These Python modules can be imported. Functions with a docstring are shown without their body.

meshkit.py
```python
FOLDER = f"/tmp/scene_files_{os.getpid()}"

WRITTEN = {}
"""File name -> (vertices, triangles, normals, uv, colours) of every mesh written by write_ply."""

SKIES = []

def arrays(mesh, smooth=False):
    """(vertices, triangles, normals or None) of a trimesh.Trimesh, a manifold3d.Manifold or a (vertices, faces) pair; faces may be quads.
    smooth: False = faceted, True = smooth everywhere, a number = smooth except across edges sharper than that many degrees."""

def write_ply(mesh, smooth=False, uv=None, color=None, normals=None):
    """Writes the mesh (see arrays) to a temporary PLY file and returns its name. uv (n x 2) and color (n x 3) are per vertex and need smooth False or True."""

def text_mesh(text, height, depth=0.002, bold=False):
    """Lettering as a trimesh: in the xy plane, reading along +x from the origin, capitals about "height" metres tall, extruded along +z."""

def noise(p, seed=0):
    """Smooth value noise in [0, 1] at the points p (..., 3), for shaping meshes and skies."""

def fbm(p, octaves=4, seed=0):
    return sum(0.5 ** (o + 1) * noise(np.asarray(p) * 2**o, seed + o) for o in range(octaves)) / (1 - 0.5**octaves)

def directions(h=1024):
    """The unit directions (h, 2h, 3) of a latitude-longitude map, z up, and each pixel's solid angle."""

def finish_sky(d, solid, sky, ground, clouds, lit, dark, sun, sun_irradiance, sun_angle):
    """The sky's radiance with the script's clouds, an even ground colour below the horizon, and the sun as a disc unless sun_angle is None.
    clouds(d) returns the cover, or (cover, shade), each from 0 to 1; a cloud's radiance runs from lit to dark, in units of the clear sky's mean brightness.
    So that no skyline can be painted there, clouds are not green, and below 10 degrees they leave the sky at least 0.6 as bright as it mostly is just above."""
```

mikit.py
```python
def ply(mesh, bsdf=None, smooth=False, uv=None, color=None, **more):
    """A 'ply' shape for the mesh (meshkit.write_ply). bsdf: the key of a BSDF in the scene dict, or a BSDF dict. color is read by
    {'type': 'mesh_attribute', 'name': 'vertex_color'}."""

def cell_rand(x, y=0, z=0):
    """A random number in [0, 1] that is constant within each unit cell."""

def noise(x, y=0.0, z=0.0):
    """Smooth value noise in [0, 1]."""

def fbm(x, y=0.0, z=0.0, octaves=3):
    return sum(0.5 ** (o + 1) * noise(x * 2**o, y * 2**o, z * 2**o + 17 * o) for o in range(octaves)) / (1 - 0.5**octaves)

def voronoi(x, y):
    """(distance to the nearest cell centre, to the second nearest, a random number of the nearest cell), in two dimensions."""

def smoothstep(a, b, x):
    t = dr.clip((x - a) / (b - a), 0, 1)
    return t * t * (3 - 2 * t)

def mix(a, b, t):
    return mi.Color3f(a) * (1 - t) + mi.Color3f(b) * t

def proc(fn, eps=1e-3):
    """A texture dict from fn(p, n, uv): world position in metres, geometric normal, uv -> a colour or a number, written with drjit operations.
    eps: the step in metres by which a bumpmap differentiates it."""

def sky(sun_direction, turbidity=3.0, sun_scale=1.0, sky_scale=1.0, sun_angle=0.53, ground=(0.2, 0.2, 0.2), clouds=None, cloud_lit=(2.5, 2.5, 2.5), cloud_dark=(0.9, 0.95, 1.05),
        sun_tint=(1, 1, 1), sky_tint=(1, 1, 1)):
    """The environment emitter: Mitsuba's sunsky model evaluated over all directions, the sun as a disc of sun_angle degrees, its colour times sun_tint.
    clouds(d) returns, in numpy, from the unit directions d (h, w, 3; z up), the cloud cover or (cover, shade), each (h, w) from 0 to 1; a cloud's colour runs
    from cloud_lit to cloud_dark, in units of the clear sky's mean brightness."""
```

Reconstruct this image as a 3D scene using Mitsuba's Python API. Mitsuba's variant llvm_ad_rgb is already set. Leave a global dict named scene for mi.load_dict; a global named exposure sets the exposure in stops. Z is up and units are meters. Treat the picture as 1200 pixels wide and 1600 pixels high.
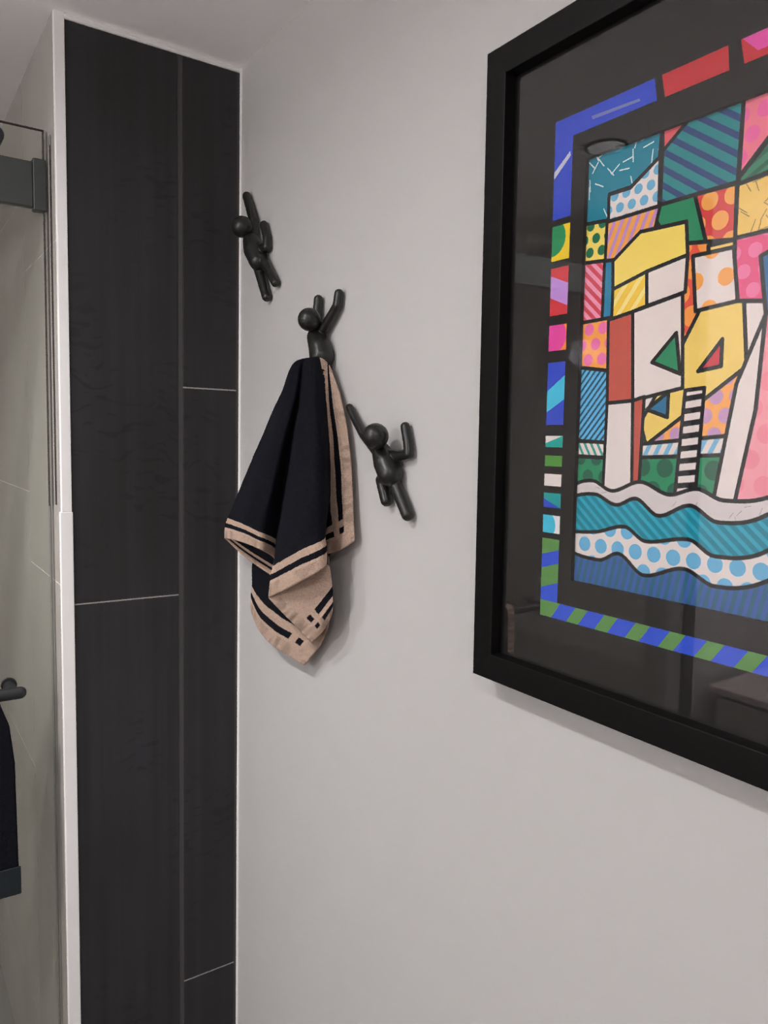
import math, numpy as np, trimesh, drjit as dr, mitsuba as mi, mikit, meshkit
import manifold3d as m3
from shapely.geometry import Polygon, LineString, Point, box as sbox
from shapely.affinity import scale as sscale
from shapely.ops import unary_union
from shapely import constrained_delaunay_triangles
from scipy.interpolate import PchipInterpolator
from mikit import proc, noise, fbm, smoothstep, mix
T = mi.ScalarTransform4f
scene, labels = {}, {}

# ------------------------------------------------------------------ camera, light, exposure
exposure = 0.02
ZC = 2.303                                              # ceiling height
FOCAL = 1187.19                                         # in pixels of the 1200 x 1600 frame
CAM = np.array([-0.61006, -1.42200, 1.6])
yaw, pitch, roll = 0.5947, 0.0923, 0.0222
_F = np.array([math.sin(yaw) * math.cos(pitch), math.cos(yaw) * math.cos(pitch), -math.sin(pitch)])
_R0 = np.array([math.cos(yaw), -math.sin(yaw), 0]); _U0 = np.cross(_R0, _F)
_R = math.cos(roll) * _R0 + math.sin(roll) * _U0
_U = -math.sin(roll) * _R0 + math.cos(roll) * _U0
scene['camera'] = {'type': 'perspective', 'fov': 2 * math.degrees(math.atan(600 / FOCAL)), 'fov_axis': 'x', 'near_clip': 0.02,
                   'to_world': T().look_at(origin=CAM.tolist(), target=(CAM + _F).tolist(), up=_U.tolist())}
LAMP_X, LAMP_Y = -0.97, (-0.12, -0.63, -1.15, -1.9)    # a row of recessed ceiling lamps
GLOBE_RADIANCE = 152.0                                  # an opal wall lamp on the opposite wall
LAMP_RADIANCE, LAMP_GAIN, LAMP_DEPTH, LAMP_R = 430.0, (3.0, 1.25, 0.25, 1.3), (0.048, 0.003, 0.003, 0.003), 0.036
LAMP_TINT = (1.0, 0.985, 0.972)

# ------------------------------------------------------------------ helpers
def ray(px, py): return _F + _R * (px - 600) / FOCAL - _U * (py - 800) / FOCAL
def on_wall(px, py, h):                                 # a point h metres off the right-hand wall
    d = ray(px, py); return CAM + d * ((-h - CAM[0]) / d[0])
def on_end(px, py, y=0.0):                              # a point of the plane at this y
    d = ray(px, py); return CAM + d * ((y - CAM[1]) / d[1])
def px_size(P): return float((np.asarray(P) - CAM) @ _F) / FOCAL
def lin(r, g, b): return tuple(((c / 255 + 0.055) / 1.055) ** 2.4 if c > 10 else c / 255 / 12.92 for c in (r, g, b))

def key_for(name, parent=None):
    base = (parent + '__' if parent else '') + name
    k, n = base, 0
    while k in scene or k in labels:
        n += 1; k = f'{base}_{n:03d}'
    return k
def obj(name, mesh, m, parent=None, smooth=False, **kw):
    k = key_for(name, parent); scene[k] = mikit.ply(mesh, m, smooth=smooth, **kw); return k
def thing(name, label, cat, group=None):
    k = key_for(name); labels[k] = {'label': label, 'category': cat}
    if group: labels[k]['group'] = group
    return k
def struct(name, mesh, m, label, cat, parent=None, smooth=False):
    k = obj(name, mesh, m, parent, smooth)
    labels[k] = {'label': label, 'category': cat, 'kind': 'structure'}
    return k
def bx(x0, x1, y0, y1, z0, z1):
    m = trimesh.creation.box(extents=(x1 - x0, y1 - y0, z1 - z0)); m.apply_translation(((x0 + x1) / 2, (y0 + y1) / 2, (z0 + z1) / 2)); return m
def rbx(x0, x1, y0, y1, z0, z1, r=0.0015, seg=8):       # box with rounded edges
    pts = [m3.Manifold.sphere(r, seg).translate((x, y, z)) for x in (x0 + r, x1 - r) for y in (y0 + r, y1 - r) for z in (z0 + r, z1 - r)]
    return tm(m3.Manifold.batch_hull(pts))
def tm(man):
    q = man.to_mesh(); return trimesh.Trimesh(np.array(q.vert_properties[:, :3], float), np.array(q.tri_verts), process=False)
def join(*ms): return trimesh.util.concatenate(list(ms))
def cyl(p0, p1, r, n=32): return trimesh.creation.cylinder(radius=r, segment=[p0, p1], sections=n)
def tube(pts, r, seg=20):
    s = [m3.Manifold.sphere(q, seg).translate(tuple(map(float, p))) for p, q in zip(pts, np.broadcast_to(r, (len(pts),)))]
    return m3.Manifold.batch_boolean([m3.Manifold.batch_hull([s[i], s[i + 1]]) for i in range(len(s) - 1)], m3.OpType.Add)

def principled(color, rough=0.5, **kw):
    c = color if isinstance(color, dict) else {'type': 'rgb', 'value': list(color)}
    return {'type': 'twosided', 'b': {'type': 'principled', 'base_color': c, 'roughness': rough, **kw}}
def mat(name, d): scene[name] = d; return name

# ------------------------------------------------------------------ materials
def paint_col(p, n, uv): return mix((0.535, 0.522, 0.522), (0.552, 0.539, 0.539), fbm(p.y * 3 + p.x * 3, p.z * 3, 2.0))
def paint_bump(p, n, uv): return 0.00008 * noise(p.x * 500, p.y * 500, p.z * 500)
mat('m_paint', {'type': 'twosided', 'b': {'type': 'bumpmap', 'arbitrary': proc(paint_bump, 5e-4), 'scale': 1.0, 'b': {'type': 'principled', 'base_color': proc(paint_col), 'roughness': 0.55, 'specular': 0.35}}})
mat('m_ceiling', principled((0.88, 0.86, 0.86), 0.8, specular=0.2))
mat('m_white_paint', principled((0.82, 0.80, 0.79), 0.7, specular=0.2))
mat('m_white_plastic', principled((0.90, 0.885, 0.885), 0.3))
mat('m_caulk', principled((0.88, 0.865, 0.86), 0.4))
mat('m_lamp_ring', principled((0.006, 0.006, 0.006), 0.9, specular=0.05))
mat('m_grout', principled((0.070, 0.066, 0.068), 0.85, specular=0.2))
mat('m_joint', principled((0.32, 0.30, 0.30), 0.8, specular=0.2))
def slate_col(p, n, uv):
    streak = fbm(p.x * 70, p.z * 2.0 + 2, 1.0)
    cloud = fbm(p.x * 9, p.z * 5, 4.0)
    nick = smoothstep(0.70, 0.80, noise(p.x * 45 + 9, p.z * 170 + 5 * noise(p.x * 25, p.z * 20, 3.0), 7.0)) * smoothstep(0.45, 0.65, fbm(p.x * 10, p.z * 6, 9.0))
    t = dr.clip(0.55 * streak + 0.45 * cloud, 0, 1)
    return mix((0.0165, 0.0155, 0.0160), (0.0240, 0.0236, 0.0272), smoothstep(0.2, 0.8, t)) * (1 - 0.28 * nick)
def slate_bump(p, n, uv): return 0.00015 * fbm(p.x * 40, p.z * 140, 2.0) + 0.0003 * fbm(p.x * 300, p.z * 300, 5.0)
mat('m_slate', {'type': 'twosided', 'b': {'type': 'bumpmap', 'arbitrary': proc(slate_bump, 8e-4), 'scale': 1.0, 'b': {'type': 'principled', 'base_color': proc(slate_col), 'roughness': 0.6, 'specular': 0.3}}})
def beige_tile(p, n, uv): return mix((0.325, 0.303, 0.283), (0.390, 0.368, 0.345), fbm(p.y * 6 + p.x * 6, p.z * 5, 3.0))
mat('m_shower_tile', principled(proc(beige_tile), 0.4))
mat('m_light_grout', principled((0.62, 0.60, 0.57), 0.8))
mat('m_black_metal', principled((0.010, 0.011, 0.013), 0.42))
mat('m_rail', principled((0.040, 0.045, 0.044), 0.42))
mat('m_seal', principled((0.035, 0.03, 0.03), 0.5))
mat('m_glass_edge', principled((0.20, 0.20, 0.185), 0.4))
mat('m_shower_glass', {'type': 'thindielectric', 'specular_transmittance': {'type': 'rgb', 'value': [0.965, 0.985, 0.945]}})
mat('m_picture_glass', {'type': 'thindielectric'})
def hook_col(p, n, uv): return mix((0.0085, 0.0080, 0.0076), (0.0105, 0.0100, 0.0094), noise(p.y * 300, p.z * 300, p.x * 300))
mat('m_hook', principled(proc(hook_col), 0.36, specular=0.45))
mat('m_frame', principled((0.0038, 0.0035, 0.0035), 0.5, specular=0.14))
mat('m_mat_board', principled((0.0150, 0.0136, 0.0134), 0.9, specular=0.12))
mat('m_print', principled({'type': 'mesh_attribute', 'name': 'vertex_color'}, 0.7, specular=0.2))
mat('m_floor', principled((0.20, 0.185, 0.18), 0.7))
mat('m_floor_grout', principled((0.2, 0.19, 0.18), 0.8))
mat('m_vanity', principled((0.30, 0.28, 0.27), 0.4))
mat('m_counter', principled((0.55, 0.47, 0.46), 0.3))
mat('m_chrome', {'type': 'roughconductor', 'alpha': 0.15, 'material': 'Cr'})

NAVY, BEIGE = (0.0068, 0.0072, 0.0105), (0.440, 0.315, 0.250)
def towel_col(p, n, uv):
    a, b = mi.Float(uv.x), mi.Float(uv.y)
    back = a > 5.0
    a = dr.select(back, a - 10.0, a)
    w = 0.0012 * (noise(a * 900 + b * 300, b * 900 - a * 200, 1.0) - 0.5)      # ragged pile edge of the woven bands
    a, b = a + w, b + w
    def dark(d): return (d > 0.045) | ((d > 0.023) & (d < 0.033))
    face = dark(a) & dark(b)
    bands = ((a > 0.009) & (a < 0.016)) | ((a > 0.026) & (a < 0.039))
    cross = (b > 0.042) | ((b > 0.023) & (b < 0.031))
    rev = bands & cross
    isdark = dr.select(back, rev, face)
    pile = 0.72 + 0.56 * noise(p.x * 700, p.y * 700, p.z * 700)
    hem = smoothstep(0.0195, 0.0175, dr.minimum(a, b))
    along = dr.select(a < b, b, a)
    crease = 1 - 0.30 * hem * smoothstep(0.45, 0.8, noise(along * 150, dr.minimum(a, b) * 30, 3.0))
    return dr.select(isdark, mi.Color3f(NAVY) * (0.6 + 0.8 * noise(p.x * 500, p.y * 500, p.z * 500)), mi.Color3f(BEIGE) * pile * crease)
def towel_bump(p, n, uv):
    a = dr.select(mi.Float(uv.x) > 5.0, mi.Float(uv.x) - 10.0, mi.Float(uv.x)); b = mi.Float(uv.y)
    d, along = dr.minimum(a, b), dr.select(a < b, b, a)
    hem = smoothstep(0.021, 0.018, d)
    pile = noise(p.x * 450, p.y * 450, p.z * 450)
    return 0.0011 * pile * (1 - 0.7 * hem) + 0.0034 * hem * noise(along * 150, d * 25, 3.0)
mat('m_towel', {'type': 'twosided', 'b': {'type': 'bumpmap', 'arbitrary': proc(towel_bump, 6e-4), 'scale': 1.0,
                'b': {'type': 'principled', 'base_color': proc(towel_col), 'roughness': 0.95, 'specular': 0.05, 'sheen': 0.25}}})

# ------------------------------------------------------------------ the room
XL, YN, YS = -2.15, -2.7, 1.0                            # left wall, near wall, back of the shower
XS = -0.335                                              # face of the tiled shower wall
struct('floor', bx(XL, 0, YN, YS, -0.05, 0.0), 'm_floor_grout', 'grey tiled bathroom floor', 'floor')
for i in range(4):
    for j in range(6):
        x0, y0 = XL + 0.004 + i * 0.55, YN + 0.004 + j * 0.62
        x1, y1 = min(x0 + 0.545, -0.004), min(y0 + 0.615, YS - 0.004)
        if x1 - x0 > 0.05 and y1 - y0 > 0.05 and not (x1 > XS - 0.02 and y1 > -0.01):
            obj('floor_tile', bx(x0, x1, y0, y1, 0.0, 0.004), 'm_floor', 'floor')
_ceil = m3.Manifold.cube((-XL, YS - YN, 0.07)).translate((XL, YN, ZC)) - m3.Manifold.batch_boolean([m3.Manifold.cylinder(0.2, 0.0515, 0.0515, 40).translate((LAMP_X, y, ZC - 0.1)) for y in LAMP_Y], m3.OpType.Add)
struct('ceiling', tm(_ceil), 'm_ceiling', 'flat white ceiling above the tiled column', 'ceiling')
struct('wall_right', bx(0, 0.08, YN, YS, 0, ZC), 'm_paint', 'pale grey painted wall with the hooks and the framed picture', 'wall')
struct('wall_left', bx(XL - 0.08, XL, YN, YS, 0, ZC), 'm_white_paint', 'pale grey painted wall opposite the picture', 'wall')
struct('wall_near', bx(XL, 0, YN - 0.08, YN, 0, ZC), 'm_white_paint', 'pale grey painted wall behind the viewer', 'wall')
struct('wall_shower_back', bx(XL, 0, YS, YS + 0.08, 0, ZC), 'm_shower_tile', 'beige tiled back wall of the shower', 'wall')
struct('wall_shower_side', bx(XL, -1.56, 0.0, YS, 0, ZC), 'm_paint', 'wall at the far end of the shower', 'wall')
# black tiled end of the column
wf = struct('wall_far', bx(XS + 0.012, 0, 0.0022, YS, 0, ZC), 'm_grout', 'column end clad in tall black stone tiles between white edge strips', 'wall')
ZT = ZC - 0.010
def tile(x0, x1, z0, z1): obj('tile', rbx(x0, x1, 0.0, 0.0065, z0, z1, 0.0012), 'm_slate', wf, smooth=40)
XA0, XA1, XB0, XB1 = -0.3170, -0.1240, -0.1140, -0.0072
J = 0.0013
for x0, x1, zs in ((XA0, XA1, (ZT, 1.2959, 0.0959, 0.004)), (XB0, XB1, (ZT, 1.6941, 0.4941, 0.004))):
    for z1, z0 in zip(zs[:-1], zs[1:]): tile(x0, x1, z0 + J, z1 - J)
    for z in zs[1:-1]: obj('joint_line', bx(x0, x1, 0.0008, 0.006, z - J, z + J), 'm_joint', wf)
obj('corner_joint', bx(XB1 + 0.0002, -0.0028, 0.002, 0.006, 0.0, ZT), 'm_grout', wf)
# white strips
t1 = struct('trim_1', join(rbx(-0.3345, XA0 - 0.0004, -0.004, 0.006, 1.464, ZC - 0.0005, 0.0012), rbx(-0.3375, XA0 + 0.0012, -0.0045, 0.006, 0.0, 1.464, 0.0015)), 'm_white_plastic',
       'white corner strip along the left edge of the black tiles', 'trim', smooth=40)
struct('trim_2', tm(m3.Manifold.batch_hull([m3.Manifold.sphere(0.0042, 12).translate(q) for q in ((-0.315, -0.001, ZC - 0.0062), (-0.003, -0.001, ZC - 0.0062), (-0.315, 0.003, ZC - 0.001), (-0.003, 0.003, ZC - 0.001))])), 'm_caulk', 'white sealant line where black tiles meet the ceiling', 'trim', smooth=50)
struct('trim_3', tm(m3.Manifold.batch_hull([m3.Manifold.sphere(0.0030, 12).translate(q) for q in ((-0.0005, -0.0035, 0.0), (-0.0005, -0.0035, ZC - 0.004), (0.002, 0.003, 0.0), (0.002, 0.003, ZC - 0.004))])), 'm_caulk', 'white sealant line where black tiles meet the grey wall', 'trim', smooth=50)
# light tiled shower wall
ws = struct('wall_shower', bx(XS + 0.0006, XS + 0.013, 0.005, YS, 0, ZC), 'm_light_grout', 'light beige tiled wall inside the shower', 'wall')
ys = 0.319
for (y0, y1, zs) in ((0.0065, ys, (ZC, 1.931, 1.331, 0.731, 0.131, 0.0)), (ys, 0.919, (ZC, 2.08, 1.479, 0.879, 0.279, 0.0)), (0.919, YS, (ZC, 1.931, 1.331, 0.731, 0.131, 0.0))):
    for z1, z0 in zip(zs[:-1], zs[1:]):
        obj('tile', bx(XS, XS + 0.006, y0 + 0.001, y1 - 0.001, z0 + 0.001, z1 - 0.001), 'm_shower_tile', ws)
# recessed lamps
for i, y in enumerate(LAMP_Y):
    k = thing('recessed_lamp', 'recessed ceiling lamp, ' + ('nearest the black tiles', 'second from the black tiles', 'third from the black tiles', 'farthest from the black tiles')[i], 'lamp', 'recessed ceiling lamps')
    ring = m3.Manifold.cylinder(0.060, 0.0512, 0.0512, 40).translate((0, 0, -0.004)) - m3.Manifold.cylinder(0.2, 0.0455, 0.0455, 40).translate((0, 0, -0.1))
    obj('ring', tm(ring.translate((LAMP_X, y, ZC))), 'm_lamp_ring', k, smooth=30)
    obj('cap', tm(m3.Manifold.cylinder(0.004, 0.0512, 0.0512, 40).translate((LAMP_X, y, ZC + 0.056))), 'm_lamp_ring', k, smooth=30)
    scene[key_for('light_disc', k)] = {'type': 'disk', 'to_world': T().translate([LAMP_X, y, ZC + LAMP_DEPTH[i]]).rotate([1, 0, 0], 180).scale(LAMP_R), 'bsdf': {'type': 'ref', 'id': 'm_white_plastic'},
        'emitter': {'type': 'area', 'radiance': {'type': 'rgb', 'value': [LAMP_RADIANCE * LAMP_GAIN[i] * c for c in LAMP_TINT]}}}

k = thing('wall_lamp', 'opal globe lamp on the wall opposite the picture', 'lamp')
obj('mount', join(cyl((XL, -0.75, 1.95), (XL + 0.02, -0.75, 1.95), 0.045), cyl((XL, -0.75, 1.95), (XL + 0.058, -0.75, 1.95), 0.015)), 'm_chrome', k, smooth=40)
scene[key_for('globe', k)] = {'type': 'sphere', 'center': [XL + 0.115, -0.75, 1.95], 'radius': 0.06, 'bsdf': {'type': 'ref', 'id': 'm_white_plastic'},
    'emitter': {'type': 'area', 'radiance': {'type': 'rgb', 'value': [GLOBE_RADIANCE * c for c in LAMP_TINT]}}}

# ------------------------------------------------------------------ shower screen
YG, XG0, ZG = 0.066, -1.55, 2.128
ss = thing('shower_screen', 'clear glass shower screen with black rail and bar beside the white strip', 'shower screen')
v = np.array([[XG0, YG, 0.01], [-0.3425, YG, 0.01], [-0.3425, YG, ZG], [XG0, YG, ZG]])
obj('glass_pane', (v, np.array([[0, 1, 2, 3]])), 'm_shower_glass', ss)
ZM = 1.470
obj('glass_edge', bx(XG0, -0.3416, YG - 0.004, YG + 0.004, ZG - 0.0012, ZG), 'm_seal', ss)
obj('glass_edge', bx(-0.3422, -0.3414, YG - 0.007, YG + 0.007, ZM, ZG - 0.0012), 'm_seal', ss)
obj('glass_edge', bx(-0.3424, -0.3416, YG - 0.004, YG + 0.004, 0.01, ZM), 'm_glass_edge', ss)
obj('wall_channel', bx(-0.3362, XS - 0.0002, 0.033, 0.043, ZM + 0.004, 2.095), 'm_seal', ss)
obj('wall_channel', bx(-0.3362, XS - 0.0002, 0.088, 0.096, 0.0, ZM), 'm_glass_edge', ss)
obj('channel_cap', rbx(-0.3375, XS - 0.0002, 0.031, 0.045, 2.095, 2.112, 0.001), 'm_glass_edge', ss, smooth=40)
labels[ss + '__wall_channel'] = {'label': 'thin dark wall channel'}
labels[ss + '__glass_edge'] = {'label': 'dark top edge of the glass'}
rl = obj('header_rail', rbx(XG0, -0.3600, YG - 0.006, YG + 0.012, 1.994, 2.071, 0.002), 'm_rail', ss, smooth=40)
obj('end_bracket', rbx(-0.3600, -0.3385, YG - 0.008, YG + 0.014, 1.9895, 2.0775, 0.002), 'm_rail', rl, smooth=40)
labels[rl] = {'label': 'dark grey sliding rail across the top'}
obj('roller', cyl((-0.4195, YG - 0.020, 2.099), (-0.4195, YG + 0.012, 2.099), 0.014), 'm_black_metal', ss, smooth=40)
hb = obj('pull_bar', tm(tube([(-0.4030, 0.030, 1.140), (-0.95, 0.030, 1.139)], 0.0108, 24)), 'm_black_metal', ss, smooth=40)
labels[hb] = {'label': 'black horizontal bar on the glass'}
for x in (-0.4165, -0.93):
    obj('post', join(cyl((x, 0.030, 1.139), (x, YG - 0.001, 1.146), 0.0105), cyl((x, YG - 0.007, 1.147), (x, YG - 0.001, 1.147), 0.013)), 'm_black_metal', hb, smooth=40)

# ------------------------------------------------------------------ cloth panels
def cloth(rows, flip=False, n=(150, 150), thick=0.0030, uk=None, vk=None, wrinkle=0.0016, seed=0, to3d=on_wall):
    """rows x columns of (x, y, h, a, b): place in the wall view, distance off the wall, distances to the side and bottom hems."""
    G = np.array(rows, float)
    uk = np.linspace(0, 1, G.shape[1]) if uk is None else np.asarray(uk, float)
    vk = np.linspace(0, 1, G.shape[0]) if vk is None else np.asarray(vk, float)
    Q = PchipInterpolator(vk, G, axis=0)(np.linspace(vk[0], vk[-1], n[0]))
    Q = PchipInterpolator(uk, Q, axis=1)(np.linspace(uk[0], uk[-1], n[1]))
    # soften the corners that the interpolation leaves between the columns
    from scipy.ndimage import gaussian_filter
    S = np.stack([gaussian_filter(Q[..., k], (1.5, 2.5), mode='nearest') for k in range(3)], -1)
    S[[0, -1]], S[:, [0, -1]] = Q[[0, -1], :, :3], Q[:, [0, -1], :3]
    Q[..., :3] = S
    d = _F + _R * ((Q[..., 0:1] - 600) / FOCAL) - _U * ((Q[..., 1:2] - 800) / FOCAL)
    h = Q[..., 2]
    P = CAM + d * ((-h[..., None] - CAM[0]) / d[..., :1])
    def normals(P):
        e1, e2 = np.gradient(P, axis=1), np.gradient(P, axis=0)
        N = np.cross(e1, e2); return N / (np.linalg.norm(N, axis=-1, keepdims=True) + 1e-12)
    N = normals(P)
    s = np.sign(np.sum(N * (CAM - P), -1).mean()); N *= s
    P = P + N * (wrinkle * 2 * (meshkit.fbm(P.reshape(-1, 3) * 22 + seed * 7.7, 3).reshape(h.shape) - 0.5))[..., None]
    N = normals(P) * s
    r, c = h.shape
    # round the rim: thickness fades to half at the border
    rim = np.ones((r, c)); rim[[0, -1]] = 0.35; rim[:, [0, -1]] = 0.35
    front, back = P + N * (thick / 2 * rim)[..., None], P - N * (thick / 2 * rim)[..., None]
    V = np.concatenate([front.reshape(-1, 3), back.reshape(-1, 3)])
    uv = np.concatenate([Q[..., 3:5].reshape(-1, 2)] * 2)
    k = r * c
    if flip: uv[:k, 0] += 10
    else: uv[k:, 0] += 10
    i = np.arange(k).reshape(r, c)
    q = np.stack([i[:-1, :-1], i[:-1, 1:], i[1:, 1:], i[1:, :-1]], -1).reshape(-1, 4)
    f1 = q if s > 0 else q[:, ::-1]
    f2 = f1[:, ::-1] + k
    ring = np.concatenate([i[0, :-1], i[:-1, -1], i[-1, :0:-1], i[:0:-1, 0]])
    nx = np.roll(ring, -1)
    side = np.stack([ring, nx, nx + k, ring + k], -1)
    if s > 0: side = side[:, ::-1]
    F4 = np.concatenate([f1, f2, side])
    return V, F4, uv
def cloth_join(parts):
    V, F, W, o = [], [], [], 0
    for v, f, w in parts: V.append(v); F.append(f + o); W.append(w); o += len(v)
    return (np.concatenate(V), np.concatenate(F)), np.concatenate(W)

def grid(xy, h, a, b): return [[(*xy[r][c], h[r][c], a[r][c], b[r][c]) for c in range(len(xy[0]))] for r in range(len(xy))]
# the front: left fold, right fold, and the bordered side running down by the wall
xyM = [
 [(466,590),(470,584),(476,582),(483,580),(491,578),(498,577),(506,578),(510,580),(514,583),(519,590)],
 [(458.5,574),(463,566),(470,562.5),(478,560.5),(486,559),(494,558),(502,560),(507,563.5),(512,569),(519,581)],
 [(441,612),(451,613),(461,614),(468,615),(476,616),(490,616),(503,615),(508,615),(516,614),(532,618)],
 [(406,690),(424,692),(440,694),(453,697),(463,698),(488,700),(511,700),(515,699),(526,695),(546,692)],
 [(375,765),(398,771),(420,777),(441,783),(447,785),(482,782),(511,772),(515,769),(531,763),(551,759)],
 [(356,809),(380,818),(405,830),(433,848),(428,884),(465,862),(507,838),(507,830),(529,815),(552.5,802)],
 [(351.8,824),(379,832),(405,844),(433,865),(423,908),(465,886),(510,860),(505,850),(531,836),(553.5,823)],
 [(351.5,841),(378,847),(405,858),(433,882),(420,934),(465,911),(510,880),(504,871),(532,859),(554.5,845)]]
hM = [
 [.024,.024,.022,.020,.018,.015,.012,.011,.010,.009],
 [.058,.058,.054,.048,.042,.034,.026,.022,.017,.013],
 [.062,.069,.066,.055,.058,.055,.036,.027,.020,.012],
 [.064,.080,.075,.050,.062,.068,.042,.027,.020,.012],
 [.064,.086,.080,.046,.064,.075,.048,.026,.020,.012],
 [.062,.088,.082,.042,.066,.080,.050,.024,.020,.013],
 [.060,.088,.082,.040,.064,.080,.050,.022,.020,.014],
 [.058,.088,.082,.038,.060,.080,.050,.022,.020,.015]]
_a = [.30, .25, .20, .17, .14, .10, .052, .0445, .028, .001]
aM = [list(_a) for _ in range(8)]
aM[0][5], aM[1][5], aM[0][6], aM[0][8], aM[1][8] = .060, .056, .044, .026, .026
aM[1][6], aM[2][6], aM[3][7], aM[4][7], aM[5][7], aM[6][7], aM[7][7] = .0435, .048, .043, .047, .066, .072, .072
for r in (5, 6, 7): aM[r][8] = .0345
aM[3][6], aM[4][6] = .050, .060
for r in (5, 6, 7): aM[r][6] = .075
bM = [[.30] * 10, [.29] * 10, [.24] * 10, [.16] * 10, [.09] * 10, [.0455] * 10, [.0225] * 10, [.0] * 10]
main = cloth(grid(xyM, hM, aM, bM), n=(230, 300), vk=[0, .05, .18, .42, .66, .82, .91, 1.0], uk=[0, .12, .24, .34, .42, .58, .72, .77, .88, 1.0], seed=1)
# the inside of the left fold
under = cloth(grid([[(356,813),(379,822),(404,838),(430,852)], [(351.5,829),(378,846),(403,862),(430,878)], [(352,842),(378,866),(403,885),(427,901)]],
                   [[.056,.046,.038,.032]] * 3, [[.3,.25,.2,.15]] * 3, [[.120] * 4, [.060] * 4, [.0] * 4]), n=(40, 80), seed=2)
# the turned-up corner that shows the reverse
_st = [(487,1003),(480,996),(470,986),(458,974),(440,956),(420,934)]
_en = [(519,958),(520,944),(520,926),(518,905),(514,884),(490,878)]
_ln, _av = [.062,.074,.088,.100,.118,.100], [.0,.012,.030,.050,.080,.115]
_h0, _h1 = [.036,.038,.042,.047,.054,.060], [.034,.034,.034,.036,.042,.056]
_t = [0, .25, .5, .75, 1]
rev = cloth(grid([[(p[0] + (q[0] - p[0]) * t + 3 * math.sin(math.pi * t) * (c < 4), p[1] + (q[1] - p[1]) * t + 4 * math.sin(math.pi * t) * (c == 0)) for c, (p, q) in enumerate(zip(_st, _en))] for t in _t],
 [[a + (b - a) * t + .008 * math.sin(math.pi * t) * (c > 0) for c, (a, b) in enumerate(zip(_h0, _h1))] for t in _t],
 [_av] * 5, [[l * t for l in _ln] for t in _t]), flip=True, n=(100, 110), wrinkle=0.001, seed=3)
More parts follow.
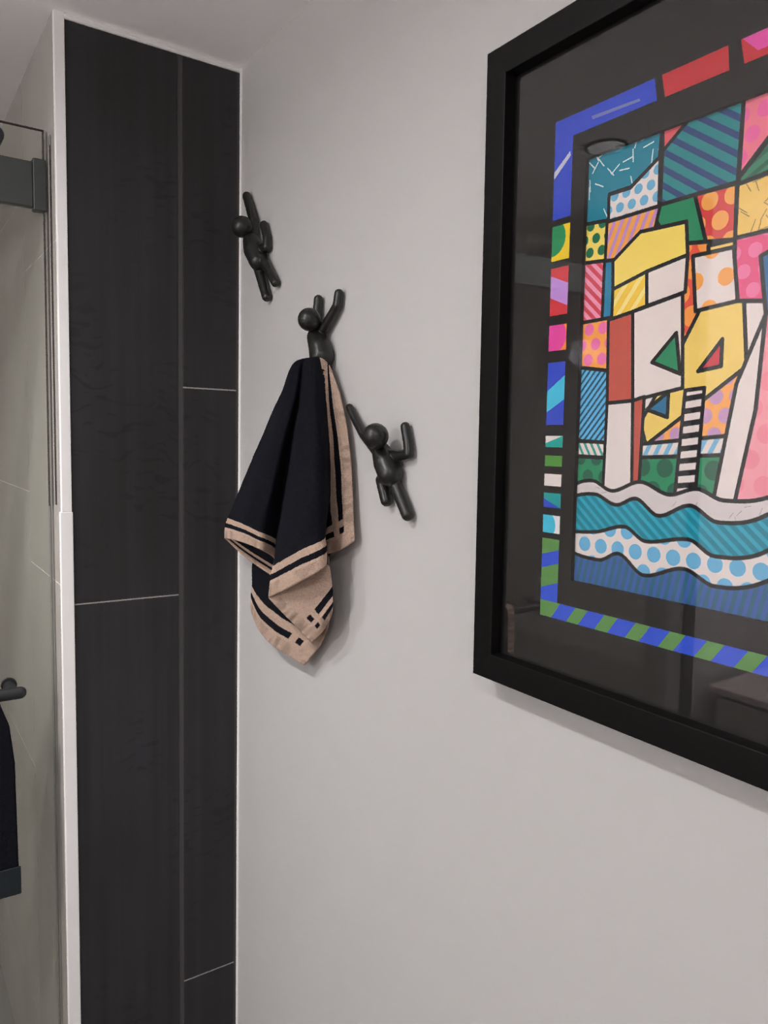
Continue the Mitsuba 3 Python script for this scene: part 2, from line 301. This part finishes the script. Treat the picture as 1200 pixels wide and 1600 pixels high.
# the lowest layer, close to the wall
low = cloth(grid([
 [(514,870),(492,850),(462,840),(430,838),(400,846)],
 [(516,945),(492,905),(458,880),(424,866),(396,872)],
 [(514.5,972),(494,948),(458,924),(422,902),(393.5,890)],
 [(502,1006),(474,984),(440,963),(411,940),(393.5,914)],
 [(489,1023),(460,1003),(428,984),(404,960),(392.5,930)],
 [(475,1040),(448,1023),(420,1003),(399,974),(392,947)]],
 [[.014,.016,.018,.022,.022],[.015,.019,.023,.027,.024],[.016,.021,.027,.031,.025],[.018,.024,.030,.034,.026],[.020,.026,.032,.035,.027],[.022,.028,.033,.036,.027]],
 [[.0,.035,.075,.115,.145]] * 6,
 [[.15] * 5, [.10] * 5, [.075] * 5, [.0455] * 5, [.0225] * 5, [.0] * 5]), n=(120, 130), vk=[0, .35, .5, .70, .85, 1], seed=4)
# the cloth behind, from the hook down to the lowest layer
behind = cloth(grid([
 [(478,592),(496,590),(512,592)], [(462,640),(492,640),(526,640)], [(436,720),(484,720),(534,720)], [(412,800),(470,800),(530,800)], [(402,860),(462,858),(514,872)]],
 [[.020,.016,.010],[.022,.018,.009],[.024,.018,.009],[.024,.018,.010],[.022,.017,.012]], [[.2,.15,.1]] * 5, [[.3] * 3] * 5), n=(60, 40), seed=5)
tmesh, tuv = cloth_join([main, under, rev, low, behind])
ht = obj('hand_towel', tmesh, 'm_towel', smooth=True, uv=tuv)
labels[ht] = {'label': 'navy hand towel with beige striped border hanging from the middle black hook', 'category': 'towel'}

# the larger towel folded over the bar of the shower screen
def bar_towel():
    nu, nv = 90, 90
    prof = [(0.052, 0.83), (0.051, 0.95), (0.0490, 1.08), (0.0465, 1.135), (0.0425, 1.151), (0.030, 1.1575), (0.0175, 1.151), (0.0135, 1.135), (0.0125, 1.09), (0.011, 0.98), (0.008, 0.87), (0.006, 0.781)]
    s = np.linspace(0, 1, len(prof)); pr = PchipInterpolator(s, np.array(prof))(np.linspace(0, 1, nv))
    L = np.concatenate([[0], np.cumsum(np.linalg.norm(np.diff(pr, axis=0), axis=1))])
    U = np.linspace(0, 1, nu)
    zz = pr[:, 1]
    xr = np.interp(zz, [0.78, 1.02, 1.09, 1.125, 1.154], [-0.4145, -0.4165, -0.424, -0.436, -0.443])
    X = xr[:, None] + (-0.82 - xr[:, None]) * U[None]
    wave = 0.0035 * np.sin(U * 19) * np.clip((1.13 - zz) / 0.3, 0, 1)[:, None]
    P = np.stack([X, pr[:, :1] + np.minimum(wave, 0.003), np.broadcast_to(zz[:, None], X.shape)], -1)
    e1, e2 = np.gradient(P, axis=1), np.gradient(P, axis=0)
    N = np.cross(e1, e2); N /= np.linalg.norm(N, axis=-1, keepdims=True)
    V = np.concatenate([(P + N * 0.002).reshape(-1, 3), (P - N * 0.002).reshape(-1, 3)])
    b = np.broadcast_to(np.minimum(L, L[-1] - L)[:, None] + 0.5, X.shape)
    a = np.broadcast_to((1 - U)[None] * 0.40, X.shape)
    uv = np.stack([a, b], -1).reshape(-1, 2); uv = np.concatenate([uv, uv])
    k = nu * nv; i = np.arange(k).reshape(nv, nu)
    q = np.stack([i[:-1, :-1], i[:-1, 1:], i[1:, 1:], i[1:, :-1]], -1).reshape(-1, 4)
    ring = np.concatenate([i[0, :-1], i[:-1, -1], i[-1, :0:-1], i[:0:-1, 0]]); nx = np.roll(ring, -1)
    return (V, np.concatenate([q, q[:, ::-1] + k, np.stack([ring, nx, nx + k, ring + k], -1)[:, ::-1]])), uv
bm, buv = bar_towel()
bt = thing('bath_towel', 'dark towel folded over the black bar of the shower screen', 'towel')
obj('cloth', bm, 'm_towel', bt, smooth=True, uv=buv)
mat('m_towel_band', principled((0.004, 0.008, 0.012), 0.9, sheen=0.1))
obj('woven_band', rbx(-0.815, -0.4120, 0.0005, 0.0040, 0.781, 0.832, 0.0012), 'm_towel_band', bt, smooth=40)
labels[bt + '__woven_band'] = {'label': 'dark blue band along the lower hem'}

# ------------------------------------------------------------------ the three figure hooks
def figure_hook(label, head, parts):
    """head: (x, y, h, radius in pixels); parts: name -> list of (x, y, h, radius in pixels), laid on the wall."""
    k = thing('wall_hook', label, 'hook', 'figure-shaped wall hooks')
    def conv(q):
        P = on_wall(q[0], q[1], q[2]); return P, q[3] * px_size(P) * (1.07 if q is head else 1.12)
    P, r = conv(head)
    hd = m3.Manifold.sphere(r, 64).translate(tuple(P))
    chains = {n: [conv(q) for q in c] for n, c in parts.items()}
    body = m3.Manifold.batch_boolean([tube([p for p, _ in c], [q for _, q in c], 28) for c in chains.values()], m3.OpType.Add)
    body = body.trim_by_plane((-1, 0, 0), 0.0004).refine_to_length(0.0022)
    me = tm(body); me.merge_vertices()
    trimesh.smoothing.filter_taubin(me, lamb=0.5, nu=0.53, iterations=22)
    me.vertices[:, 0] = np.minimum(me.vertices[:, 0], -0.0003)
    n = np.array(trimesh.Trimesh(me.vertices, me.faces, process=False).vertex_normals)
    cen = me.triangles_center
    names = list(chains); D = []
    for nm in names:
        c = chains[nm]; best = np.full(len(cen), 9.0)
        for (p, rp), (q, rq) in zip(c[:-1], c[1:]):
            t = np.clip(((cen - p) @ (q - p)) / ((q - p) @ (q - p)), 0, 1)
            best = np.minimum(best, np.linalg.norm(cen - (p + t[:, None] * (q - p)), axis=1) - (rp + t * (rq - rp)))
        D.append(best - (0.0015 if nm == 'torso' else 0))
    which = np.argmin(D, 0)
    obj('head', tm(hd), 'm_hook', k, smooth=True)
    for j, nm in enumerate(names):
        f = me.faces[which == j]
        if not len(f): continue
        used, inv = np.unique(f, return_inverse=True)
        path = meshkit.write_ply((me.vertices[used], inv.reshape(-1, 3)), False, normals=n[used])
        scene[key_for(nm.split('/')[0], k)] = {'type': 'ply', 'filename': path, 'face_normals': False, 'bsdf': {'type': 'ref', 'id': 'm_hook'}}
    return k
figure_hook('small black figure hook beside the black tiles, topmost of the three', (378.5, 354.5, .034, 15.3), {
    'torso': [(393, 377, .018, 12.0), (397, 391, .018, 14.6), (404, 408, .016, 13.4)],
    'arm': [(385.8, 306.8, .009, 6.2), (390, 322, .010, 6.3), (396, 344, .012, 6.6), (396, 372, .014, 7.2)],
    'arm/2': [(412.6, 351.5, .009, 5.8), (417.3, 372, .009, 6.0), (417, 386, .010, 6.4), (405, 390, .012, 7.0)],
    'leg': [(402, 412, .012, 7.4), (417, 463.5, .009, 7.0)],
    'leg/2': [(411, 404, .012, 7.0), (430.5, 441.5, .009, 6.4)]})
figure_hook('middle black figure hook with both arms raised, holding the navy towel', (483.3, 499.2, .034, 16.8), {
    'torso': [(494, 527, .018, 13.0), (500, 543, .018, 16.0), (503, 556, .017, 17.5)],
    'arm': [(497.5, 468, .009, 6.4), (496, 486, .010, 6.6), (493, 520, .013, 7.5)],
    'arm/2': [(529.6, 459, .009, 6.5), (527.4, 477, .010, 6.8), (517.5, 495, .011, 7.0), (504, 516, .013, 7.5), (495, 528, .014, 8)],
    'leg': [(495, 566, .016, 8.0), (480, 578, .030, 7.0), (472, 583, .042, 6.2)],
    'leg/2': [(509, 566, .011, 8.0), (518, 600, .006, 4.2)]})
figure_hook('lowest black figure hook, bare, between the towel and the picture', (587, 681.5, .036, 19.0), {
    'torso': [(596, 706, .018, 13.5), (603, 724, .018, 17.5), (610, 740, .017, 18.2)],
    'arm': [(546.3, 637, .009, 5.6), (556, 657, .009, 6.0), (569, 680, .011, 6.8), (590, 706, .014, 8.0)],
    'arm/2': [(633.3, 667, .009, 6.8), (638, 693, .009, 7.2), (638.5, 709, .010, 7.3), (624, 711.5, .011, 7.4), (603, 710, .014, 9.0)],
    'leg': [(606, 740, .014, 8.5), (596.5, 750, .012, 8.6), (604, 782, .010, 8.6)],
    'leg/2': [(616, 752, .012, 9.4), (637, 804, .010, 9.2)]})

# ------------------------------------------------------------------ the framed picture
pic = thing('framed_picture', 'large colourful patchwork print in a black frame behind glass', 'picture')
PY0, PY1, PZ0, PZ1, DEEP = -0.7625, -1.515, 1.3325, 2.0205, 0.034       # outer frame
TILT = math.radians(0.75)                                                # it leans forward off its hanger
_rot = np.array([[math.cos(TILT), 0, -math.sin(TILT)], [0, 1, 0], [math.sin(TILT), 0, math.cos(TILT)]])
PIV = np.array([0.0, 0, PZ0])
def hang(v): return (np.asarray(v) - PIV) @ _rot.T + PIV                 # from the picture's own frame to the room
def flat(px, py, h):                                                      # (u, v) on the picture's own plane: u = -y, v = z
    o, d = (CAM - PIV) @ _rot + PIV, ray(px, py) @ _rot
    q = o + d * ((-h - o[0]) / d[0]); return (-q[1], q[2])
def pobj(name, mesh, m, parent=pic, smooth=False, **kw):
    mesh = mesh.copy(); mesh.vertices = hang(mesh.vertices); return obj(name, mesh, m, parent, smooth, **kw)
W = 0.0305
prof = [(0.0, 0.002), (0.0, DEEP - 0.002), (0.0006, DEEP - 0.0006), (0.002, DEEP), (W - 0.002, DEEP), (W - 0.0006, DEEP - 0.0006), (W, DEEP - 0.002), (W, 0.019), (W - 0.008, 0.019), (W - 0.008, 0.002)]
cor = [(-PY0, PZ0, 1, 1), (-PY1, PZ0, -1, 1), (-PY1, PZ1, -1, -1), (-PY0, PZ1, 1, -1)]
for i in range(4):
    ends = []
    for (u, v, su, sv) in (cor[i], cor[(i + 1) % 4]):
        ends.append(np.array([(-h, -(u + su * d), v + sv * d) for d, h in prof]))
    n = len(prof); V = np.concatenate(ends); Fs = []
    for j in range(n): Fs += [(j, (j + 1) % n, (j + 1) % n + n), (j, (j + 1) % n + n, j + n)]
    m = trimesh.Trimesh(V, Fs, process=False)
    tris, _ = None, None
    pobj('moulding', m, 'm_frame', smooth=35)
u0, u1, v0, v1 = -PY0 + W - 0.006, -PY1 - W + 0.006, PZ0 + W - 0.006, PZ1 - W + 0.006
gl = trimesh.Trimesh(np.array([[-0.0225, -u0, v0], [-0.0225, -u1, v0], [-0.0225, -u1, v1], [-0.0225, -u0, v1]]), [[0, 2, 1], [0, 3, 2]], process=False)
pobj('glass_pane', gl, 'm_picture_glass')
HM = 0.0165
def slab(poly, h0, h1):
    m = trimesh.creation.extrude_polygon(poly, h1 - h0); v = m.vertices.copy()
    m.vertices = np.stack([-(h0 + v[:, 2]), -v[:, 0], v[:, 1]], 1); m.invert()
    m.fix_normals(); return m
UM = 1.139                                                                # middle of the picture
pu0, pv1 = flat(921, 249, 0.0125); _, pv0 = flat(895, 906.5, 0.0125)
pu0 = 0.5 * (pu0 + flat(895, 906.5, 0.0125)[0])
window = sbox(pu0, pv0, 2 * UM - pu0, pv1)
pobj('backing', slab(sbox(u0, v0, u1, v1), 0.004, 0.0115), 'm_mat_board')
pobj('mat_board', slab(sbox(u0, v0, u1, v1).difference(window), 0.0115, HM), 'm_mat_board')
labels[pic + '__mat_board'] = {'label': 'black mat board with a painted ring of coloured bars'}

def paint(layers, clip, h, name, mirror=True):
    """Flat printed colour: later layers cover earlier ones; one mesh with a colour per piece."""
    acc, V, Fc, C, o = None, [], [], [], 0
    for poly, col in reversed(layers):
        if poly.is_empty: continue
        poly = poly.buffer(0).intersection(clip)
        reg = poly if acc is None else poly.difference(acc)
        acc = poly if acc is None else acc.union(poly)
        for g in (reg.geoms if hasattr(reg, 'geoms') else [reg]):
            if g.geom_type != 'Polygon' or g.area < 1e-8: continue
            for t in constrained_delaunay_triangles(g).geoms:
                c = np.array(t.exterior.coords)[:3]
                if np.cross(c[1] - c[0], c[2] - c[0]) < 0: c = c[::-1]
                pieces = [c]
                if mirror: pieces.append(np.stack([2 * UM - c[::-1, 0], c[::-1, 1]], 1))
                for c in pieces:
                    V.append(np.stack([np.full(3, -h), -c[:, 0], c[:, 1]], 1)); Fc.append((o, o + 2, o + 1)); C.append([col] * 3); o += 3
    V, Fc, C = np.concatenate(V), np.array(Fc), np.concatenate(C)
    V = hang(V)
    return obj(name, (V, Fc), 'm_print', pic, color=C)

HP = 0.0125
def P(*pts, s=0, h=HP):
    q = [flat(x, y, h) for x, y in pts]
    if s:                                                              # rounded outline
        c = np.array(q + [q[0]]); t = np.concatenate([[0], np.cumsum(np.linalg.norm(np.diff(c, axis=0), axis=1))])
        from scipy.interpolate import CubicSpline
        q = CubicSpline(t, c, bc_type='periodic')(np.linspace(0, t[-1], 60, endpoint=False))
    return Polygon(q).buffer(0)
INK = lin(24, 22, 24)
LAY = []
def put(poly, col): LAY.append((poly, col))
def ink(poly, w=0.0036): put(poly.boundary.buffer(w / 2), INK)
def dots(poly, col, sp, r, ox=0.0, oy=0.0):
    a, b, c, d = poly.bounds; out = []; j = 0; y = b - sp + oy
    while y < d + sp:
        x = a - sp + ox + (sp / 2 if j % 2 else 0)
        while x < c + sp: out.append(Point(x, y).buffer(r, 10)); x += sp
        y += sp * 0.87; j += 1
    put(unary_union(out).intersection(poly), col)
def stripes(poly, col, ang, per, duty=0.5):
    a, b, c, d = poly.bounds; L = 0.6; out = []; ca, sa = math.cos(ang), math.sin(ang); mx, my = (a + c) / 2, (b + d) / 2
    for i in range(-60, 61):
        o = i * per
        if abs(o) > math.hypot(c - a, d - b): continue
        e = LineString([(mx - sa * o - ca * L, my + ca * o - sa * L), (mx - sa * o + ca * L, my + ca * o + sa * L)])
        out.append(e.buffer(per * duty / 2, cap_style=2))
    put(unary_union(out).intersection(poly), col)
def ticks(poly, col, n, ln, w, seed):
    g = np.random.default_rng(seed); a, b, c, d = poly.bounds; out = []
    for _ in range(n):
        x, y, t = g.uniform(a, c), g.uniform(b, d), g.uniform(0, math.pi)
        out.append(LineString([(x, y), (x + ln * math.cos(t), y + ln * math.sin(t))]).buffer(w / 2))
    put(unary_union(out).intersection(poly), col)
TEAL, SKY, CREAM, RUST, YEL = lin(22, 122, 145), lin(120, 180, 212), lin(228, 216, 213), lin(188, 84, 72), lin(243, 216, 106)
PINK, ORANGE, RED, GREEN, LAV = lin(232, 100, 160), lin(240, 165, 85), lin(208, 66, 66), lin(40, 132, 92), lin(190, 140, 200)
put(window, CREAM)
# patchwork of patterned pieces
q = P((910,240),(1035,190),(1030,245),(985,292),(952,303),(950,352),(910,352)); put(q, TEAL); ticks(q, lin(205, 220, 222), 34, 0.011, 0.0012, 3); ink(q)
q = P((951,304),(985,293),(1031,244),(1029,322),(950,346)); put(q, CREAM); dots(q, lin(105, 172, 205), 0.0135, 0.0046); ink(q)
q = P((1035,190),(1080,180),(1035,238)); put(q, lin(222, 90, 100)); ink(q)
q = P((1035,236),(1078,184),(1162,150),(1152,284),(1031,320)); put(q, lin(30, 128, 132)); stripes(q, lin(38, 62, 110), -0.62, 0.0115, 0.42); ink(q)
q = P((1162,150),(1215,135),(1215,195),(1154,276)); put(q, lin(236, 120, 140)); dots(q, PINK, 0.019, 0.0065); ink(q)
q = P((1154,278),(1215,200),(1215,262),(1153,288)); put(q, lin(48, 120, 92)); stripes(q, lin(30, 90, 70), 0.5, 0.009, 0.4); ink(q)
q = P((1152,288),(1240,255),(1240,350),(1148,372)); put(q, lin(236, 196, 104)); ticks(q, lin(150, 125, 70), 30, 0.009, 0.0008, 5); ink(q)
q = P((1085,304),(1151,286),(1148,374),(1104,384)); put(q, RED); dots(q, ORANGE, 0.021, 0.0078, 0.004, 0.003); ink(q)
q = P((1031,320),(1085,304),(1104,384),(1050,392),(1025,345)); put(q, GREEN); ink(q)
q = P((905,352),(950,344),(945,407),(905,412)); put(q, YEL); dots(q, lin(30, 105, 70), 0.0145, 0.0048); ink(q)
q = P((948,347),(1031,321),(1022,360),(958,408),(945,408)); put(q, ORANGE); stripes(q, LAV, 1.15, 0.0085, 0.42); ink(q)
q = P((905,412),(945,407),(940,500),(905,506)); put(q, lin(238, 150, 180)); stripes(q, lin(206, 70, 88), -0.75, 0.008, 0.5); ink(q)
q = P((944,408),(1000,400),(990,490),(940,502)); put(q, lin(40, 125, 165)); ink(q)
q = P((900,506),(960,495),(952,580),(900,573)); put(q, lin(244, 160, 78)); dots(q, lin(232, 110, 168), 0.017, 0.0058); ink(q)
q = P((900,574),(960,580),(955,692),(895,688)); put(q, lin(95, 180, 222)); stripes(q, lin(28, 70, 100), 0.85, 0.0052, 0.42); ink(q)
q = P((895,689),(960,692),(960,716),(895,712)); put(q, CREAM); stripes(q, lin(60, 150, 140), 2.1, 0.007, 0.4); ink(q)
q = P((895,713),(960,716),(960,770),(895,765)); put(q, GREEN); dots(q, lin(34, 92, 70), 0.02, 0.0065); ink(q)
q = P((1010,385),(1148,374),(1146,430),(1090,520),(1040,600),(1000,560)); put(q, lin(220, 80, 62)); dots(q, lin(240, 150, 70), 0.023, 0.009, 0.005, 0.0); ink(q)
q = P((1106,384),(1148,374),(1145,440),(1110,440)); put(q, lin(236, 200, 110)); ink(q)
q = P((1148,372),(1240,350),(1240,470),(1146,470)); put(q, lin(226, 80, 130)); dots(q, lin(236, 120, 165), 0.018, 0.006); ink(q)
q = P((1100,470),(1162,470),(1166,575),(1010,700),(1000,660),(1040,590)); put(q, lin(238, 206, 110)); ink(q)
q = P((1166,572),(1166,690),(1000,702)); put(q, lin(244, 168, 92)); dots(q, lin(196, 150, 190), 0.0185, 0.0066); ink(q)
q = P((1000,694),(1166,678),(1166,712),(1000,718)); put(q, CREAM); stripes(q, lin(120, 178, 212), 1.1, 0.0095, 0.45); ink(q)
q = P((955,716),(1240,708),(1240,790),(955,790)); put(q, GREEN); dots(q, lin(34, 92, 70), 0.024, 0.0085); ink(q)
# plain straight-edged patches
q = P((957,408),(1000,362),(1072,346),(1074,398),(1010,424),(957,452)); put(q, YEL); ink(q)
q = P((957,452),(1010,424),(1010,478),(955,500)); put(q, lin(240, 200, 70)); stripes(q, lin(246, 224, 140), 0.9, 0.011, 0.4); ink(q)
q = P((1010,424),(1074,398),(1070,456),(1010,478)); put(q, CREAM); ink(q)
q = P((950,500),(988,487),(988,626),(948,630)); put(q, RUST); ink(q)
q = P((988,487),(1066,458),(1066,606),(988,626)); put(q, CREAM); ink(q)
q = P((948,630),(988,626),(986,790),(940,790)); put(q, CREAM); ink(q)
q = P((988,626),(1006,620),(996,790),(986,790)); put(q, RUST); ink(q)
q = P((1010,640),(1044,612),(1042,652)); put(q, lin(44, 110, 150)); ink(q)
q = P((1018,566),(1056,520),(1062,584)); put(q, GREEN); ink(q)
q = P((1082,400),(1146,386),(1152,470),(1086,486)); put(q, CREAM); dots(q, ORANGE, 0.028, 0.0075, 0.004, 0.004); ink(q)
q = P((1090,580),(1128,530),(1126,572)); put(q, lin(196, 44, 60)); ink(q)
q = P((1070,610),(1100,606),(1084,790),(1052,790)); put(q, CREAM); stripes(q, INK, 0.12, 0.0108, 0.45); ink(q)
q = P((1150,600),(1196,490),(1240,470),(1150,790),(1112,790)); put(q, CREAM); ink(q)
q = P((1196,490),(1260,460),(1260,790),(1146,790),(1180,640)); put(q, lin(240, 158, 170)); dots(q, lin(236, 140, 158), 0.024, 0.008); ink(q)
q = P((1188,400),(1240,370),(1240,470),(1196,490)); put(q, lin(44, 100, 150)); ink(q)
# rolling bands along the bottom
def band(pts, col):
    c = np.array([flat(x, y, HP) for x, y in pts]); xs = np.linspace(pu0 - 0.01, UM, 90)
    ys = PchipInterpolator(c[:, 0], c[:, 1], extrapolate=True)(np.clip(xs, c[0, 0], c[-1, 0]))
    poly = Polygon([*zip(xs, ys), (UM, pv0 - 0.05), (pu0 - 0.01, pv0 - 0.05)]).buffer(0); put(poly, col); return poly
q = band([(896,758),(925,751),(955,767),(1000,753),(1045,773),(1088,764),(1130,782),(1200,777)], lin(214, 204, 204)); ticks(q, lin(168, 158, 164), 190, 0.006, 0.0007, 8); ink(q)
q = band([(896,776),(928,772),(962,789),(992,779),(1028,806),(1078,790),(1120,816),(1200,803)], lin(24, 128, 150)); stripes(q, lin(40, 160, 182), -0.7, 0.0078, 0.45); ink(q)
q = band([(893,830),(930,831),(975,823),(1008,846),(1075,843),(1115,869),(1200,860)], CREAM); dots(q, lin(108, 176, 214), 0.0205, 0.0074, 0.002, 0.003); ink(q)
q = band([(893,862),(935,875),(965,865),(1005,899),(1068,889),(1115,916),(1200,907)], lin(44, 96, 122)); stripes(q, lin(60, 92, 160), 1.35, 0.0078, 0.5); ink(q)
half = sbox(pu0, pv0, UM, pv1)
pr_ = paint(LAY, half, HP - 0.0008, 'print')
labels[pr_] = {'label': 'bright patchwork of dots, stripes and rolling bands'}

# ring of painted bars on the mat
RING = []
def Q(*pts): return Polygon([flat(x, y, HM) for x, y in pts])
o0 = flat(869, 192, HM); o1 = flat(845, 960, HM); i0 = flat(897, 212, HM); i1 = flat(871, 942, HM)
ou, iu = 0.5 * (o0[0] + o1[0]), 0.5 * (i0[0] + i1[0]); ot, it, ob, ib = o0[1], i0[1], o1[1], i1[1]
def side(y0, y1, col): RING.append((sbox(ou, flat(870, y1, HM)[1], iu, flat(870, y0, HM)[1]), col))
def cut(poly, y0, y1): return poly.intersection(sbox(ou, flat(870, y1, HM)[1], iu, flat(870, y0, HM)[1]))
BLUE, CY = lin(48, 72, 190), lin(70, 190, 220)
B2, G2 = lin(52, 84, 205), lin(92, 140, 76)
RING.append((Polygon([(ou, ot), (flat(1023, 150, HM)[0], ot), (flat(1028, 150, HM)[0], it), (iu, it), (iu, ot - 0.02), (ou, ot - 0.02)]), BLUE))
side(215, 344, BLUE); RING.append((Q((866,272),(892,236),(893,243),(867,281)), lin(195, 195, 215))); RING.append((Q((925,182),(1000,154),(1002,158),(927,187)), lin(110, 120, 180)))
side(354, 408, lin(240, 205, 40)); RING.append((cut(Point(flat(864, 374, HM)).buffer(0.018), 354, 408), lin(36, 136, 84)))
side(419, 493, lin(205, 52, 62)); RING.append((cut(Q((850,428),(900,446),(900,482),(850,462)), 419, 493), lin(190, 140, 215))); 
side(508, 548, lin(244, 140, 62)); RING.append((cut(Point(flat(866, 526, HM)).buffer(0.017), 508, 548), lin(228, 70, 160)))
side(566, 664, BLUE); RING.append((cut(Q((845,622),(890,580),(890,618),(845,652)), 566, 664), CY))
side(681, 699, lin(30, 160, 150)); RING.append((cut(Q((850,694),(880,681),(850,681)), 681, 699), CREAM))
side(712, 729, lin(80, 140, 60)); side(741, 760, CREAM)
side(771, 794, lin(30, 150, 150)); RING.append((cut(Q((845,775),(885,800),(845,800)), 771, 794), BLUE))
side(806, 834, lin(226, 226, 230)); RING.append((cut(Point(flat(852, 820, HM)).buffer(0.015), 806, 834), CY))
ringb = sbox(ou, ob, 2 * UM, ib)
def sl(y0, y1, col): RING.append((Q((840,y0+5),(876,y0-3),(876,y1-3),(840,y1+5)).intersection(sbox(ou, ob, iu, ot)), col))
side(843, 958, G2)
sl(862, 883, B2); sl(913, 944, B2)
RING.append((ringb, G2))
bw = ib - ob; uu = ou + 0.016; k = 0
while uu < 2 * UM:
    a_, b_ = uu, uu + 0.021
    RING.append((Polygon([(a_, ob), (b_, ob), (b_ + 0.012, ib), (a_ + 0.012, ib)]), B2)); uu += 0.037
def top(x0, x1, col, sh=5):
    a0, a1 = flat(x0, 150, HM)[0], flat(x1, 110, HM)[0]
    RING.append((Polygon([(a0, ot), (a1, ot), (a1 + 0.002, it), (a0 + 0.004, it)]), col))
top(1034, 1137, lin(190, 46, 54)); top(1154, 1260, lin(190, 46, 54))
RING.append((Polygon([(flat(1160, 90, HM)[0], ot), (UM, ot), (UM, it + 0.006), (flat(1185, 90, HM)[0], it + 0.006)]), lin(224, 80, 165)))
rg = paint(RING, sbox(ou, ob, UM, ot), HM + 0.0006, 'painted_bars')
labels[rg] = {'label': 'ring of painted coloured bars around the print'}

# ------------------------------------------------------------------ washstand on the far side of the room (seen mirrored in the picture's glass)
va = thing('washstand', 'pale washstand with drawers by the shower end', 'washstand')
obj('body', rbx(-2.145, -1.66, -1.10, -0.05, 0.25, 0.775, 0.003), 'm_vanity', va, smooth=40)
obj('countertop', rbx(-2.149, -1.64, -1.12, -0.03, 0.775, 0.80, 0.004), 'm_counter', va, smooth=40)
for y0, y1 in ((-1.09, -0.585), (-0.565, -0.06)):
    d = obj('drawer', rbx(-1.661, -1.645, y0, y1, 0.27, 0.765, 0.003), 'm_vanity', va, smooth=40)
    obj('handle', tm(tube([(-1.64, (y0 + y1) / 2 - 0.08, 0.68), (-1.632, (y0 + y1) / 2 - 0.075, 0.68), (-1.632, (y0 + y1) / 2 + 0.075, 0.68), (-1.64, (y0 + y1) / 2 + 0.08, 0.68)], 0.004, 12)), 'm_black_metal', d, smooth=40)
struct('trim_4', rbx(-1.585, -1.535, -0.012, 0.0, 0.0, ZC, 0.002), 'm_black_metal', 'black profile at the far end of the shower', 'trim', smooth=40)
